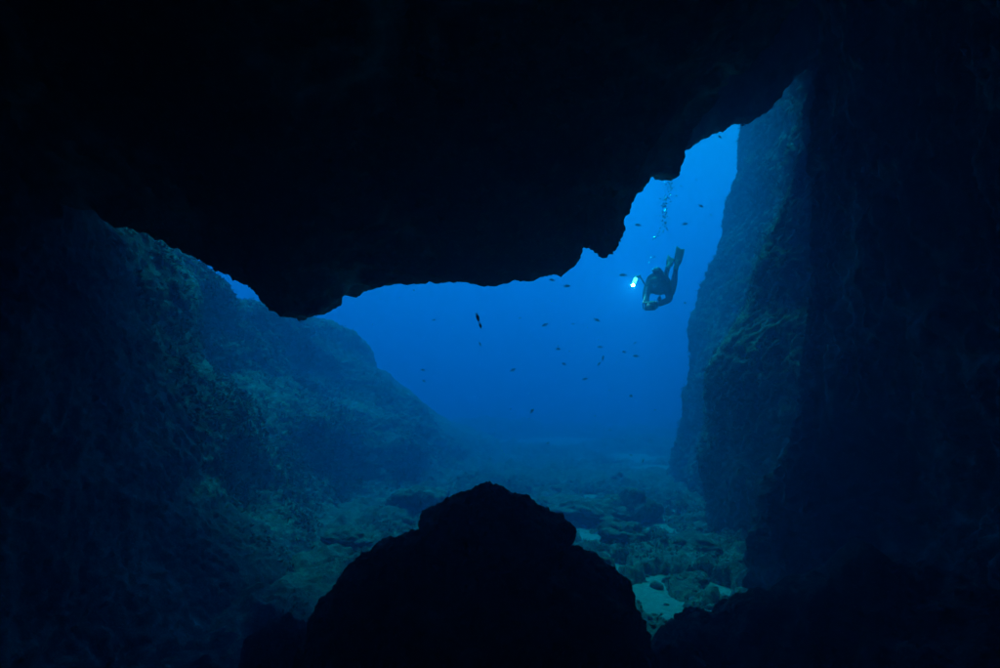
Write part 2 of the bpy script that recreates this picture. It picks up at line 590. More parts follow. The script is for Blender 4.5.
def floor_height(p):
    x, y = p[:, 0], p[:, 1]
    q = np.stack([x, y, np.zeros_like(x)], axis=1)
    h = .06 + .15 * fbm(q, 2.6, 3, seed=61) + .24 * (1 - .7 * np.exp(-((x - 2.4) / 1.6) ** 2 - ((y - 9.5) / 4) ** 2)) * (billow(q, 1.1, 5, .55, 63.0) - .45)
    h = h + .05 * (ridged(q, .5, 2, .5, 66.0) - .8)
    # farther out the ground is more broken
    h = h + np.clip((y - 12) / 20, 0, 1) * (.9 * fbm(q, 6.5, 3, seed=70) + .25)
    # rises to the foot of the right wall and under the cave
    h = h + .75 * np.exp(-((x - 4.2) / 1.3) ** 2) * np.clip((7.5 - y) / 3, 0, 1)
    h = h + .55 * np.exp(-((x - 2.9) / 1.3) ** 2 - ((y - 3.9) / 1.3) ** 2)
    h = h + .62 * np.exp(-((y - 4.55) / .6) ** 2) * np.clip((x - .9) / .5, 0, 1) * np.clip((3.6 - x) / .8, 0, 1)
    h = -.05 + np.logaddexp(0, (h + .05) / .05) * .05          # the rock pavement stays above the sand ...
    wob = fbm(q, .55, 4, .65, seed=73)
    for px, py, r, asp in HOLLOWS:                              # ... except in a few hollows
        c = at(px, py, 2.6 / ((py - 392.4) / F))
        d = np.sqrt(((x - c[0]) / r) ** 2 + ((y - c[1]) / (r * asp)) ** 2) + wob * 1.0
        m = np.clip((1.25 - d) / .5, 0, 1)
        h = h * (1 - m) + (-.17) * m
    h = h - .16 * np.clip((y - 14) / 8, 0, 1)                   # farther out it is mostly sand with rock breaking through
    return h


def seabed():
    ys = np.concatenate([np.linspace(-14, 2, 30), np.linspace(2, 16, 300)[1:], np.linspace(16, 45, 160)[1:], np.linspace(45, 148, 40)[1:]])
    xs = np.concatenate([np.linspace(-92, -12, 30), np.linspace(-12, -3, 50)[1:], np.linspace(-3, 7, 260)[1:], np.linspace(7, 20, 50)[1:], np.linspace(20, 92, 26)[1:]])
    Y, X = np.meshgrid(ys, xs, indexing='ij')
    P = np.stack([X.ravel(), Y.ravel(), np.zeros(X.size)], axis=1)
    P[:, 2] = floor_height(P)
    me = mesh_from('seabed', P, grid_faces(len(ys), len(xs)))
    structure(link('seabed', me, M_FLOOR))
    me.materials.append(M_CAVE)          # darker rock on the cave floor: the shade there is painted in
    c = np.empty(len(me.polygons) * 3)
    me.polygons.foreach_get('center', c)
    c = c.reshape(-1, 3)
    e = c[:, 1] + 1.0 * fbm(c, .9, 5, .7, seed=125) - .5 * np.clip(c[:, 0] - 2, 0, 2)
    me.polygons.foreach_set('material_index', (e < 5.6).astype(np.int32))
    ys = np.concatenate([np.linspace(3, 60, 200), np.linspace(60, 148, 30)[1:]])
    xs = np.concatenate([np.linspace(-90, -12, 16), np.linspace(-12, 14, 120)[1:], np.linspace(14, 90, 16)[1:]])
    Y, X = np.meshgrid(ys, xs, indexing='ij')
    P = np.stack([X.ravel(), Y.ravel(), np.zeros(X.size)], axis=1)
    P[:, 2] = -.065 + .03 * fbm(P, 1.2, 3, seed=80)
    structure(link('sand', mesh_from('sand', P, grid_faces(len(ys), len(xs))), M_SAND))


seabed()


# ------------------------------------------------------------------ boulders
def boulder_mesh(name, rings, relief, res_t=220, res_r=16, cap=True):
    """rings: list of (z, [radius per direction...]) closed profiles, bottom to top, ending in a near-zero ring"""
    K = len(rings[0][1])
    ctrl = []
    for (cx, cy, z), rad in rings:
        row = []
        for k in range(K + 1):
            a = 2 * math.pi * (k % K) / K
            row.append((cx + rad[k % K] * math.cos(a), cy + rad[k % K] * math.sin(a), z))
        ctrl.append(row)
    ctrl = np.array(ctrl, dtype=float)
    # periodic columns: pad
    ext = np.concatenate([ctrl[:, -3:-1], ctrl, ctrl[:, 1:3]], axis=1)
    sub = max(4, res_t // K)
    Wr = cr_weights(len(rings), [res_r] * (len(rings) - 1))
    Wc = cr_weights(ext.shape[1], [sub] * (ext.shape[1] - 1))
    S = np.einsum('ri,ijk,cj->rck', Wr, ext, Wc)
    n = grid_normals(S)
    d = relief(S.reshape(-1, 3)).reshape(S.shape[:2])
    n = n * -1
    S = S + n * d[..., None]
    S = S[:, 2 * sub:2 * sub + K * sub + 1]
    S[:, -1] = S[:, 0]
    # drop duplicate column, wrap faces
    S = S[:, :-1]
    # sink the open top ring into one point
    S[-1] = S[-1].mean(axis=0)
    R, C = S.shape[:2]
    i = np.arange(R - 1)[:, None] * C
    j = np.arange(C)[None, :]
    j2 = (np.arange(C) + 1)[None, :] % C
    fa = np.stack([(i + j).ravel(), (i + j2).ravel(), (i + C + j2).ravel(), (i + C + j).ravel()], axis=1)
    return mesh_from(name, S.reshape(-1, 3), fa)


def big_boulder():
    Y = 4.0
    # widths left / right of the axis by height, read as a profile (z, left, right, front, back)
    c0 = at(490, 560, Y)[0]
    prof = [(-.6, 1.5, 1.45, 1.4, 1.3), (.1, 1.36, 1.28, 1.38, 1.25), (.6, 1.26, 1.15, 1.28, 1.15), (.95, 1.21, 1.07, 1.12, 1.05), (1.15, 1.15, 1.0, 1.0, .98),
            (1.3, 1.05, .91, .9, .9), (1.42, .94, .76, .8, .82), (1.50, .84, .57, .68, .72), (1.55, .70, .50, .56, .62), (1.60, .46, .52, .48, .56), (1.67, .44, .50, .44, .52), (1.74, .40, .44, .40, .48),
            (1.81, .34, .35, .33, .38), (1.86, .27, .26, .25, .28), (1.895, .18, .17, .16, .18), (1.91, .08, .08, .08, .08), (1.912, .01, .01, .01, .01)]
    rings = []
    K = 16
    for z, l, r, f, b in prof:
        rad = []
        for k in range(K):
            a = 2 * math.pi * k / K
            cx, sy = math.cos(a), math.sin(a)
            rx = r if cx > 0 else l
            ry = b if sy > 0 else f
            rr = 1 / math.sqrt((cx / rx) ** 2 + (sy / ry) ** 2)
            rad.append(rr)
        rings.append(((c0, Y, z), rad))

    def rel(p):
        return .05 * fbm(p, .8, 3, seed=90) + .07 * (billow(p, .36, 4, .6, 93.0) - .5) + .02 * (ridged(p, .6, 3, .5, 96.0, 3) - .8)
    me = boulder_mesh('boulder', rings, rel, 320, 18)
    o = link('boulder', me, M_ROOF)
    co = np.empty(len(me.vertices) * 3)
    me.vertices.foreach_get('co', co)
    co = co.reshape(-1, 3)
    v1 = (1 - np.minimum(np.abs(perlin(co / .6 + 50)) * 3.2, 1)) ** 2
    me.attributes.new('vein_light', 'FLOAT', 'POINT').data.foreach_set('value', (v1 * np.clip(.4 + 1.4 * perlin(co / .8 + 60), 0, 1)).astype(np.float32))
    tag(o, 'huge dark rounded boulder rising from the cave floor in the mouth of the cave', 'boulder')


big_boulder()


def rock(name, center, size, label, seed, mat, group=None, rough=.22, res=36):
    bm = bmesh.new()
    bmesh.ops.create_icosphere(bm, subdivisions=5 if res > 30 else 4, radius=1)
    P = np.array([v.co[:] for v in bm.verts])
    r = np.random.default_rng(seed)
    # cut by a few planes for facets
    for _ in range(7):
        nrm = r.normal(size=3)
        nrm /= np.linalg.norm(nrm)
        dd = r.uniform(.62, .95)
        ex = np.maximum(P @ nrm - dd, 0)
        P = P - ex[:, None] * nrm * .85
    n = P / np.linalg.norm(P, axis=1)[:, None]
    s = np.array(size)
    d = rough * fbm(P + seed * 3.1, .9, 4) + .10 * (billow(P + seed, .3, 3, .6) - .5)
    P = (P + n * d[:, None]) * s
    for v, c in zip(bm.verts, P):
        v.co = c
    for f in bm.faces:
        f.smooth = True
    me = bpy.data.meshes.new(name)
    bm.to_mesh(me)
    bm.free()
    o = link(name, me, mat)
    o.location = center
    o.rotation_euler = (0, 0, r.uniform(0, 6.28))
    tag(o, label, 'rock', group)
    return o


def ground_at(px, py):
    k = 2.6 / ((py - 392.4) / F)
    p = at(px, py, k)
    return p[0], p[1], float(floor_height(np.array([[p[0], p[1], 0.0]]))[0])


x, y, z = 1.62, 4.5, .1
rock('rock', (1.38, 4.35, .45), (.30, .30, .34), 'dark knobbly rock wedged against the right foot of the huge boulder', 3, M_CAVE)
rock('rock', (1.62, 4.75, .62), (.20, .22, .24), 'small upright dark rock beside the pale sand patches', 4, M_CAVE)
rock('rock', (1.92, 4.95, .62), (.12, .14, .22), 'pointed dark stone standing alone between sand and cave wall', 5, M_CAVE)
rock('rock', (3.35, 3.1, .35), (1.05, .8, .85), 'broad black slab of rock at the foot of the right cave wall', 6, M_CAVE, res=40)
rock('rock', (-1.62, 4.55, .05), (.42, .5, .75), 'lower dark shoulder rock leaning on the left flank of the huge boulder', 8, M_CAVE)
ROCKS = [  # px, py on the ground, size, seed, label, material
    (625, 540, (.4, .36, .24), 9, 'weedy round rock on the seabed between the two pale sand patches'),
    (628, 512, (.55, .5, .5), 12, 'tall hazy weed-covered rock beside the farther sand patch'),
    (695, 545, (.6, .45, .18), 13, 'low flat rock lying under the foot of the outer cliff'),
    (585, 512, (1.2, .7, .28), 17, 'long low rock ridge on the hazy seabed behind the huge boulder'),
    (690, 572, (.34, .3, .2), 19, 'flat dark stone between the pale sand and the foot of the buttress'),
    (418, 512, (.7, .65, .42), 15, 'mossy pale-topped boulder at the foot of the reef slope'),
    (352, 545, (.5, .45, .25), 23, 'low broad rock in the gully between reef slope and huge boulder'),
    (600, 572, (.2, .22, .16), 25, 'fist-sized stone just behind the right shoulder of the huge boulder'),
]
for px, py, size, seed, label in ROCKS:
    gx, gy, gz = ground_at(px, py)
    rock('rock', (gx, gy, gz + size[2] * .25), size, label, seed, M_REEF if seed == 15 else M_FLOOR, rough=.4)


# ------------------------------------------------------------------ diver
def V(px, py, Y):
    return Vector(at(px, py, Y))


def tube_data(pts, radii, seg=12, cap=True):
    pts = [np.array(p, dtype=float) for p in pts]
    verts, faces = [], []
    up = np.array((0.123, 0.456, 0.88))
    for i, p in enumerate(pts):
        d = pts[min(i + 1, len(pts) - 1)] - pts[max(i - 1, 0)]
        d = d / max(np.linalg.norm(d), 1e-9)
        a = np.cross(d, up)
        a /= np.linalg.norm(a)
        b = np.cross(d, a)
        for k in range(seg):
            t = 2 * math.pi * k / seg
            verts.append(p + radii[i] * (math.cos(t) * a + math.sin(t) * b))
    for i in range(len(pts) - 1):
        for k in range(seg):
            k2 = (k + 1) % seg
            faces.append((i * seg + k, i * seg + k2, (i + 1) * seg + k2, (i + 1) * seg + k))
    if cap:
        faces.append(tuple(range(seg - 1, -1, -1)))
        faces.append(tuple(range((len(pts) - 1) * seg, len(pts) * seg)))
    return verts, faces


class MB:
    def __init__(self):
        self.v, self.f = [], []

    def add(self, v, f):
        o = len(self.v)
        self.v += [tuple(map(float, p)) for p in v]
        self.f += [tuple(i + o for i in q) for q in f]
        return self

    def tube(self, pts, radii, seg=12):
        if not hasattr(radii, '__len__'):
            radii = [radii] * len(pts)
        return self.add(*tube_data(pts, radii, seg))

    def ball(self, c, r, seg=14, rings=8):
        c = np.array(c, dtype=float)
        r = np.array(r, dtype=float) * np.ones(3)
        v, f = [], []
        for i in range(rings + 1):
            th = math.pi * (i + 1e-3) / (rings + 2e-3)
            for k in range(seg):
                a = 2 * math.pi * k / seg
                v.append(c + r * np.array((math.sin(th) * math.cos(a), math.sin(th) * math.sin(a), math.cos(th))))
        for i in range(rings):
            for k in range(seg):
                k2 = (k + 1) % seg
                f.append((i * seg + k, (i + 1) * seg + k, (i + 1) * seg + k2, i * seg + k2))
        return self.add(v, f)

    def box(self, c, ax, ay, az):
        """box with half-axis vectors"""
        c, ax, ay, az = (np.array(q, dtype=float) for q in (c, ax, ay, az))
        v = [c + i * ax + j * ay + k * az for i in (-1, 1) for j in (-1, 1) for k in (-1, 1)]
        f = [(0, 1, 3, 2), (4, 6, 7, 5), (0, 4, 5, 1), (2, 3, 7, 6), (0, 2, 6, 4), (1, 5, 7, 3)]
        return self.add(v, f)

    def build(self, name, mat, parent=None, smooth=True, bevel=0.0):
        me = bpy.data.meshes.new(name)
        me.from_pydata(self.v, [], self.f)
        me.update()
        if bevel:
            bm = bmesh.new()
            bm.from_mesh(me)
            bmesh.ops.bevel(bm, geom=bm.edges[:], offset=bevel, segments=2, affect='EDGES', profile=.5)
            bmesh.ops.recalc_face_normals(bm, faces=bm.faces[:])
            bm.to_mesh(me)
            bm.free()
        for p in me.polygons:
            p.use_smooth = smooth
        o = link(name, me, mat, parent)
        if parent is not None:
            o.matrix_parent_inverse = Matrix.Translation(-parent.location)
        return o


M_SUIT = plain('neoprene', (0.06, 0.063, 0.068), 0.75, 0, 0.2, 0.3)
M_VEST = plain('vest_fabric', (0.07, 0.073, 0.078), 0.8, 0, 0.2, 0.3)
M_FIN = plain('yellow_rubber', (0.6, 0.6, 0.42), 0.5, 0, 0.4, 0.15)
_nt = M_FIN.node_tree
_tr = _nt.nodes.new('ShaderNodeBsdfTranslucent')
_tr.inputs[0].default_value = (.6, .6, .42, 1)
_mx = _nt.nodes.new('ShaderNodeMixShader')
_mx.inputs[0].default_value = .5
_nt.links.new(_nt.nodes['Principled BSDF'].outputs[0], _mx.inputs[1])
_nt.links.new(_tr.outputs[0], _mx.inputs[2])
_nt.links.new(_mx.outputs[0], _nt.nodes['Material Output'].inputs[0])
M_TANK = plain('painted_steel', (0.05, 0.055, 0.06), 0.4, 0, 0.5, 0.2)
M_CHROME = plain('chrome', (0.8, 0.8, 0.8), 0.25, 0.6, 0.5, 0.1)
M_SKIN = plain('skin', (0.45, 0.28, 0.2), 0.6, 0, 0.3, 0.1)
M_GLASS = plain('mask_glass', (0.12, 0.14, 0.16), 0.08, 0, 0.8, 0.1)
M_GREY = plain('grey_plastic', (0.30, 0.31, 0.32), 0.4, 0, 0.5, 0.1)
M_ALU = plain('anodised_aluminium', (0.55, 0.56, 0.58), 0.35, 0.3, 0.5, 0.1)
M_WHITE = plain('white_plastic', (.8, .8, .8), .4, 0, .5, .06)
M_HOUSE = plain('camera_housing', (0.05, 0.05, 0.055), 0.4, 0, 0.5, 0.2)


def diver():
    joints = {
        'pelvis': (661, 287, 11.5, .155, .135), 'waist': (659, 285.5, 11.27, .15, .12), 'chest': (657.5, 283.5, 11.02, .175, .13), 'neck': (656.3, 282.5, 10.84, .07, .07),
        'head': (655.5, 281.5, 10.73, .105, .115), 'crown': (655.2, 279.5, 10.64, .085, .095),
        'shL': (648.8, 284.5, 10.93, .10, .10), 'shR': (666.5, 284.5, 10.93, .10, .10),
        'elL': (645.6, 296.5, 10.80, .074, .074), 'wrL': (646.8, 303.2, 10.58, .052, .052),
        'elR': (670.0, 299.5, 10.85, .074, .074), 'wrR': (658.0, 304.6, 10.60, .052, .052),
        'hipL': (657.5, 288, 11.6, .11, .11), 'hipR': (665, 288, 11.6, .11, .11),
        'knL': (660.5, 290, 11.98, .085, .085), 'knR': (671.2, 293.5, 11.93, .085, .085),
        'caL': (664.5, 280, 12.03, .078, .078), 'caR': (674.2, 281, 12.0, .078, .078),
        'anL': (667.6, 268.5, 12.06, .046, .046), 'anR': (675.8, 268.5, 12.06, .046, .046),
    }
    edges = [('pelvis', 'waist'), ('waist', 'chest'), ('chest', 'neck'), ('neck', 'head'), ('head', 'crown'), ('chest', 'shL'), ('chest', 'shR'),
             ('shL', 'elL'), ('elL', 'wrL'), ('shR', 'elR'), ('elR', 'wrR'), ('pelvis', 'hipL'), ('pelvis', 'hipR'), ('hipL', 'knL'), ('knL', 'caL'), ('caL', 'anL'),
             ('hipR', 'knR'), ('knR', 'caR'), ('caR', 'anR')]
    J = {k: V(*v[:3]) for k, v in joints.items()}
    names = list(joints)
    root = empty('person', J['pelvis'])
    tag(root, 'scuba diver in black wetsuit with yellow fins hovering in the blue cave opening', 'diver')
    me = bpy.data.meshes.new('skeleton')
    me.from_pydata([tuple(J[n]) for n in names], [(names.index(a), names.index(b)) for a, b in edges], [])
    tmp = bpy.data.objects.new('skeleton', me)
    col.objects.link(tmp)
    tmp.modifiers.new('skin', 'SKIN')
    for i, n in enumerate(names):
        sv = me.skin_vertices[0].data[i]
        sv.radius = joints[n][3:5]
        sv.use_root = (n == 'pelvis')
    ss = tmp.modifiers.new('sub', 'SUBSURF')
    ss.levels = ss.render_levels = 2
    dg = bpy.context.evaluated_depsgraph_get()
    body_me = bpy.data.meshes.new_from_object(tmp.evaluated_get(dg))
    bpy.data.objects.remove(tmp)
    # hands: palm and five bent fingers each, closed on the camera handles
    hb = MB()
    bm = bmesh.new()
    bm.from_mesh(body_me)
    for side, w, tgt, out in (('L', J['wrL'], V(648.2, 305.8, 10.50), -1), ('R', J['wrR'], V(654.4, 305.6, 10.50), 1)):
        d = (tgt - w).normalized()
        lat = Vector((0, .35, 1)).normalized()
        lat = (lat - d * lat.dot(d)).normalized()
        nrm = d.cross(lat).normalized()
        if nrm.y > 0:
            nrm = -nrm
        hb.tube([w - d * .02, w + d * .03, w + d * .075, w + d * .10], [.032, .040, .043, .03], 10)
        for k, (o, ln) in enumerate(((-.032, .068), (-.011, .08), (.011, .078), (.031, .062))):
            b = w + d * .085 + lat * o
            hb.tube([b, b + d * ln * .45, b + d * ln * .6 + nrm * ln * .35, b + d * ln * .35 + nrm * ln * .7], [.0105, .0098, .009, .0075], 8)
        b = w + d * .035 + lat * .035
        hb.tube([b, b + lat * .025 + d * .025, b + lat * .025 + d * .05 + nrm * .02, b + lat * .012 + d * .065 + nrm * .035], [.013, .012, .0105, .0085], 8)
    # hood brow and chin so the head is not a bare ball
    tmpm = bpy.data.meshes.new('hands')
    tmpm.from_pydata(hb.v, [], hb.f)
    bm.from_mesh(tmpm)
    for f in bm.faces:
        f.smooth = True
    bmesh.ops.recalc_face_normals(bm, faces=bm.faces[:])
    bm.to_mesh(body_me)
    bm.free()
    body = link('body', body_me, M_SUIT, root)
    body.matrix_parent_inverse = Matrix.Translation(-root.location)
    # head frame: looks towards the photographer, a little down
    hc = J['head'].lerp(J['crown'], .45)
    fw = (Vector((-1.4, 2.0, 1.2)) - hc).normalized()
    rt = fw.cross(Vector((0, 0, 1))).normalized()
    up = rt.cross(fw)
    face = MB().ball(hc + fw * .055 - up * .012, (.072, .072, .092), 16, 10)
    face.ball(hc + fw * .125 - up * .005, (.014, .018, .022), 8, 6)
    fo = face.build('face', M_SKIN, root)
    m = MB()
    m.box(hc + fw * .125 + up * .02, rt * .076, up * .042, fw * .025)
    mk = m.build('mask', M_SUIT, root, bevel=.012)
    for s_ in (-1, 1):
        g = MB().box(hc + fw * .153 + up * .022 + rt * .036 * s_, rt * .031, up * .03, fw * .004)
        g.build('lens', M_GLASS, mk, bevel=.003)
    MB().tube([hc + up * .02 + rt * .118 * math.cos(t) + fw * .125 * math.sin(t) for t in np.linspace(0, math.pi * 2, 20)], .012, 6).build('mask_strap', M_SUIT, mk)
    rg = MB().tube([hc + fw * .10 - up * .062, hc + fw * .13 - up * .064], .022, 10)
    rg.tube([hc + fw * .125 - up * .066, hc + fw * .14 - up * .067, hc + fw * .172 - up * .070, hc + fw * .178 - up * .070], [.03, .042, .040, .02], 14)
    ro = rg.build('regulator', M_GREY, root)
    # buoyancy vest round the torso
    ch, wa, pe = J['chest'], J['waist'], J['pelvis']
    ax = (pe - ch).normalized()
    sx = (J['shR'] - J['shL']).normalized()
    dn = ax.cross(sx).normalized()
    if dn.z > 0:
        dn = -dn
    vest = MB()
    K = 20
    rings = []
    for t, rx, ry in ((-.12, .17, .12), (-.07, .235, .19), (.06, .26, .225), (.22, .25, .22), (.36, .22, .19), (.42, .18, .15)):
        c = ch + ax * t - dn * .01
        rings.append([c + sx * rx * math.cos(2 * math.pi * k / K) * (1 + .04 * math.sin(5 * k)) + dn * ry * math.sin(2 * math.pi * k / K) for k in range(K)])
    vv = [p for r in rings for p in r]
    ff = [(i * K + k, i * K + (k + 1) % K, (i + 1) * K + (k + 1) % K, (i + 1) * K + k) for i in range(len(rings) - 1) for k in range(K)]
    ff += [tuple(range(K - 1, -1, -1)), tuple(range((len(rings) - 1) * K, len(rings) * K))]
    vest.add(vv, ff)
    for s_ in (-1, 1):   # shoulder straps
        vest.tube([ch + ax * .04 + sx * .13 * s_ + dn * .16, ch - ax * .08 + sx * .14 * s_ + dn * .10, ch - ax * .12 + sx * .14 * s_ - dn * .02, ch - ax * .02 + sx * .12 * s_ - dn * .15], .03, 8)
        vest.box(ch + ax * .28 + sx * .2 * s_ + dn * .08, sx * .05, ax * .09, dn * .08)
    vo = vest.build('buoyancy_vest', M_VEST, root)
    for s_, t in ((-1, .0), (1, .05), (-1, .2)):
        MB().box(ch + ax * (t - .04) + sx * .16 * s_ + dn * .18, sx * .018, ax * .025, dn * .012).build('buckle', M_GREY, vo, bevel=.004)
    # tank on the back
    t0 = ch - ax * .15 - dn * .24
    t1 = pe + ax * .02 - dn * .25
    td = (t1 - t0).normalized()
    tk = MB().tube([t0 - td * .0, t0 + td * .02, t0 + td * .06, t0 + td * .12, t1 - td * .05, t1], [.03, .055, .078, .088, .088, .07], 18)
    tko = tk.build('tank', M_TANK, root)
    va = MB().tube([t0 + td * .01, t0 - td * .05], .02, 10).tube([t0 - td * .035 - sx * .05, t0 - td * .035 + sx * .06], .014, 10).ball(t0 - td * .035 - sx * .062, .024)
    va.build('valve', M_CHROME, tko)
    MB().tube([t0 - td * .04 + sx * .05, t0 - td * .06 + sx * .12 + dn * .05, ch - ax * .12 + sx * .22 + dn * .0, hc + rt * -.0 + sx * .16 + dn * .10, hc + fw * .14 - up * .068 + sx * .04], .009, 8).build('hose', M_SUIT, root)
    gh = MB().tube([t0 - td * .04 + sx * .03, ch - ax * .1 + sx * .2, ch + ax * .02 + sx * .21 + dn * .14, V(660.5, 293.5, 10.92), V(660, 297.5, 10.86)], .009, 8)
    gh.ball(V(659.6, 299.0, 10.85), (.042, .03, .055))
    gh.build('gauge_hose', M_SUIT, root)
    # fins
    for a, tip, wv in ((J['anR'], V(681.5, 246.5, 12.28), .095), (J['anL'], V(672.5, 255.5, 12.42), .085)):
        d = (tip - a).normalized()
        side = Vector((1, 0, -d.x / max(d.z, .2))).normalized()
        side = (side - d * side.dot(d)).normalized()
        nr = d.cross(side).normalized()
        L = (tip - a).length
        ft = MB().tube([a - d * .06 - nr * .0, a + d * .0, a + d * .10, a + d * .19, a + d * .24], [.045, .058, .052, .045, .03], 12)
        fo_ = ft.build('fin', M_FIN, root)
        bl = MB()
        n = 9
        top, bot = [], []
        for i in range(n):
            t = i / (n - 1)
            c = a + d * (.12 + (L - .12) * t) + nr * .05 * t * t
            w = wv * (.52 + .48 * min(1, t * 1.6))
            for j in (-1, -.5, 0, .5, 1):
                notch = d * (-.035 * (1 - abs(j)) if i == n - 1 else 0)
                top.append(c + side * w * j + nr * (.006 + .006 * (j in (-1, 1))) + notch)
                bot.append(c + side * w * j - nr * (.006 + .006 * (j in (-1, 1))) + notch)
        m_ = n * 5
        ff = []
        for i in range(n - 1):
            for j in range(4):
                q = (i * 5 + j, i * 5 + j + 1, (i + 1) * 5 + j + 1, (i + 1) * 5 + j)
                ff.append(q)
                ff.append(tuple(x_ + m_ for x_ in q[::-1]))
            for j in (0, 4):
                q = (i * 5 + j, (i + 1) * 5 + j, (i + 1) * 5 + j + m_, i * 5 + j + m_)
                ff.append(q if j == 0 else q[::-1])
        for j in range(4):
            ff.append(((n - 1) * 5 + j, (n - 1) * 5 + j + 1, (n - 1) * 5 + j + 1 + m_, (n - 1) * 5 + j + m_))
            ff.append((j, j + m_, j + 1 + m_, j + 1))
        bl.add(top + bot, ff)
        bl.build('blade', M_FIN, fo_)
        for j in (-1, 1):
            MB().tube([a + d * .08 + side * wv * .45 * j, a + d * .2 + side * wv * .8 * j + nr * .004, a + d * (L * .75) + side * wv * j + nr * .03], [.012, .012, .005], 6).build('rib', M_SUIT, fo_)


FAR = 1.12        # the diver is a tall one, hovering about twelve metres off
diver()
root_ = bpy.data.objects['person']
root_.location = at(661, 287, 11.5 * FAR)
root_.scale = (FAR,) * 3


def camera_rig():
    c = V(650.2, 305.8, 10.42)
    root = empty('underwater_camera', c)
    tag(root, 'underwater camera rig with one lit video light, held in the diver\'s hands', 'camera')
    fw = (Vector((-.8, 2.0, 1.6)) - c).normalized()
    rt = fw.cross(Vector((0, 0, 1))).normalized()
    up = rt.cross(fw)
    MB().box(c, rt * .10, up * .085, fw * .065).build('housing', M_HOUSE, root, smooth=False, bevel=.015)
    dp = MB().tube([c + fw * .05, c + fw * .10, c + fw * .115], [.055, .062, .068], 18).build('port', M_HOUSE, root)
    MB().ball(c + fw * .105, (.06, .06, .06), 16, 10).build('dome', M_GLASS, dp)
    for s_ in (-1, 1):
        MB().tube([c + rt * .085 * s_ - up * .05, c + rt * .13 * s_ - up * .05, c + rt * .135 * s_ + up * .05, c + rt * .085 * s_ + up * .055], .013, 8).build('handle', M_HOUSE, root)
        MB().ball(c + rt * .12 * s_ + up * .075, .022).build('ball_mount', M_ALU, root)
    p = [c - rt * .12 + up * .075 if (rt * -.12).x < 0 else c + rt * .12 + up * .075, V(645.5, 295, 10.55), V(646.8, 287.3, 10.56), V(642.6, 280.5, 10.5), V(639.6, 276.2, 10.45)]
    MB().tube([p[0], p[1]], .014, 8).build('arm', M_ALU, root)
    MB().tube([p[1], p[2]], .016, 8).build('arm', M_ALU, root)
    MB().tube([p[2], p[3], p[4]], .014, 8).build('arm', M_HOUSE, root)
    for q in (p[1], p[2], p[4]):
        MB().ball(q, .026).build('clamp', M_ALU, root)
    a, b = V(636.8, 276.3, 10.42), V(632.9, 285.3, 10.28)
    d = (b - a).normalized()
    MB().tube([p[4], a + d * .05], .012, 8).build('bracket', M_ALU, root)
    lb = MB().tube([a, a + d * .01, a + d * .06, a + d * .07, b - d * .05, b - d * .035, b - d * .004], [.02, .031, .032, .028, .029, .038, .040], 16).build('light_head', M_WHITE, root)
    em, nt, bs = nodes_of('lit_lens')
    bs.inputs['Base Color'].default_value = (.9, .9, .9, 1)
    bs.inputs['Emission Color'].default_value = (.80, 1.0, .92, 1)
    bs.inputs['Emission Strength'].default_value = 450
    em2, nt2, bs2 = nodes_of('sleeve_glow')
    bs2.inputs['Base Color'].default_value = (.85, .9, .9, 1)
    bs2.inputs['Emission Color'].default_value = (.7, 1.0, .95, 1)
    bs2.inputs['Emission Strength'].default_value = 2.5
    MB().tube([a + d * .072, a + d * .075, b - d * .052, b - d * .05], [.029, .034, .034, .030], 16).build('glow_sleeve', em2, lb)  # added glowing sleeve so the body of the light head looks bright
    MB().tube([b - d * .004, b + d * .004, b + d * .012], [.030, .028, .018], 16).build('lens', em, lb)


camera_rig()
root_ = bpy.data.objects['underwater_camera']
root_.location = at(650.2, 305.8, 10.42 * FAR)
root_.scale = (FAR,) * 3


# ------------------------------------------------------------------ fish
M_FISH = plain('fish_skin', (0.16, 0.145, 0.11), 0.5, 0, 0.4, 0.3, 30)


def fish_parts():
    """unit-length damselfish, nose at +x, forked tail at -x"""
    b = MB()
    prof = [(.5, .006, .004), (.46, .045, .03), (.38, .10, .06), (.25, .155, .08), (.08, .175, .085), (-.08, .15, .07), (-.2, .10, .045), (-.28, .06, .025), (-.32, .05, .014)]
    K = 12
    vv = [(x_, w * math.cos(2 * math.pi * k / K), h * math.sin(2 * math.pi * k / K)) for x_, h, w in prof for k in range(K)]
    ff = [(i * K + k, i * K + (k + 1) % K, (i + 1) * K + (k + 1) % K, (i + 1) * K + k) for i in range(len(prof) - 1) for k in range(K)]
    ff += [tuple(range(K - 1, -1, -1)), tuple(range((len(prof) - 1) * K, len(prof) * K))]
    b.add(vv, ff)

    def plate(outline, th=.008):
        n = len(outline)
        v = [(x_, th, z_) for x_, z_ in outline] + [(x_, -th, z_) for x_, z_ in outline]
        f = [tuple(range(n)), tuple(range(2 * n - 1, n - 1, -1))] + [(i, i + n, (i + 1) % n + n, (i + 1) % n) for i in range(n)]
        return v, f
    tail = plate([(-.29, .045), (-.40, .10), (-.54, .20), (-.46, .06), (-.42, 0), (-.46, -.06), (-.54, -.20), (-.40, -.10), (-.29, -.045)])
    dorsal = plate([(.22, .14), (.12, .22), (-.05, .21), (-.20, .20), (-.27, .12), (-.24, .06), (0, .12)])
    anal = plate([(.0, -.14), (-.10, -.23), (-.20, -.17), (-.25, -.07), (-.1, -.11)])
    return b, tail, dorsal, anal


def one_mesh_fish():
    b, t, d, a = fish_parts()
    for q in (t, d, a):
        b.add(*q)
    me = bpy.data.meshes.new('fish')
    me.from_pydata(b.v, [], b.f)
    me.update()
    for p in me.polygons:
        p.use_smooth = len(p.vertices) == 4
    me.materials.append(M_FISH)
    return me


FISH_ME = one_mesh_fish()
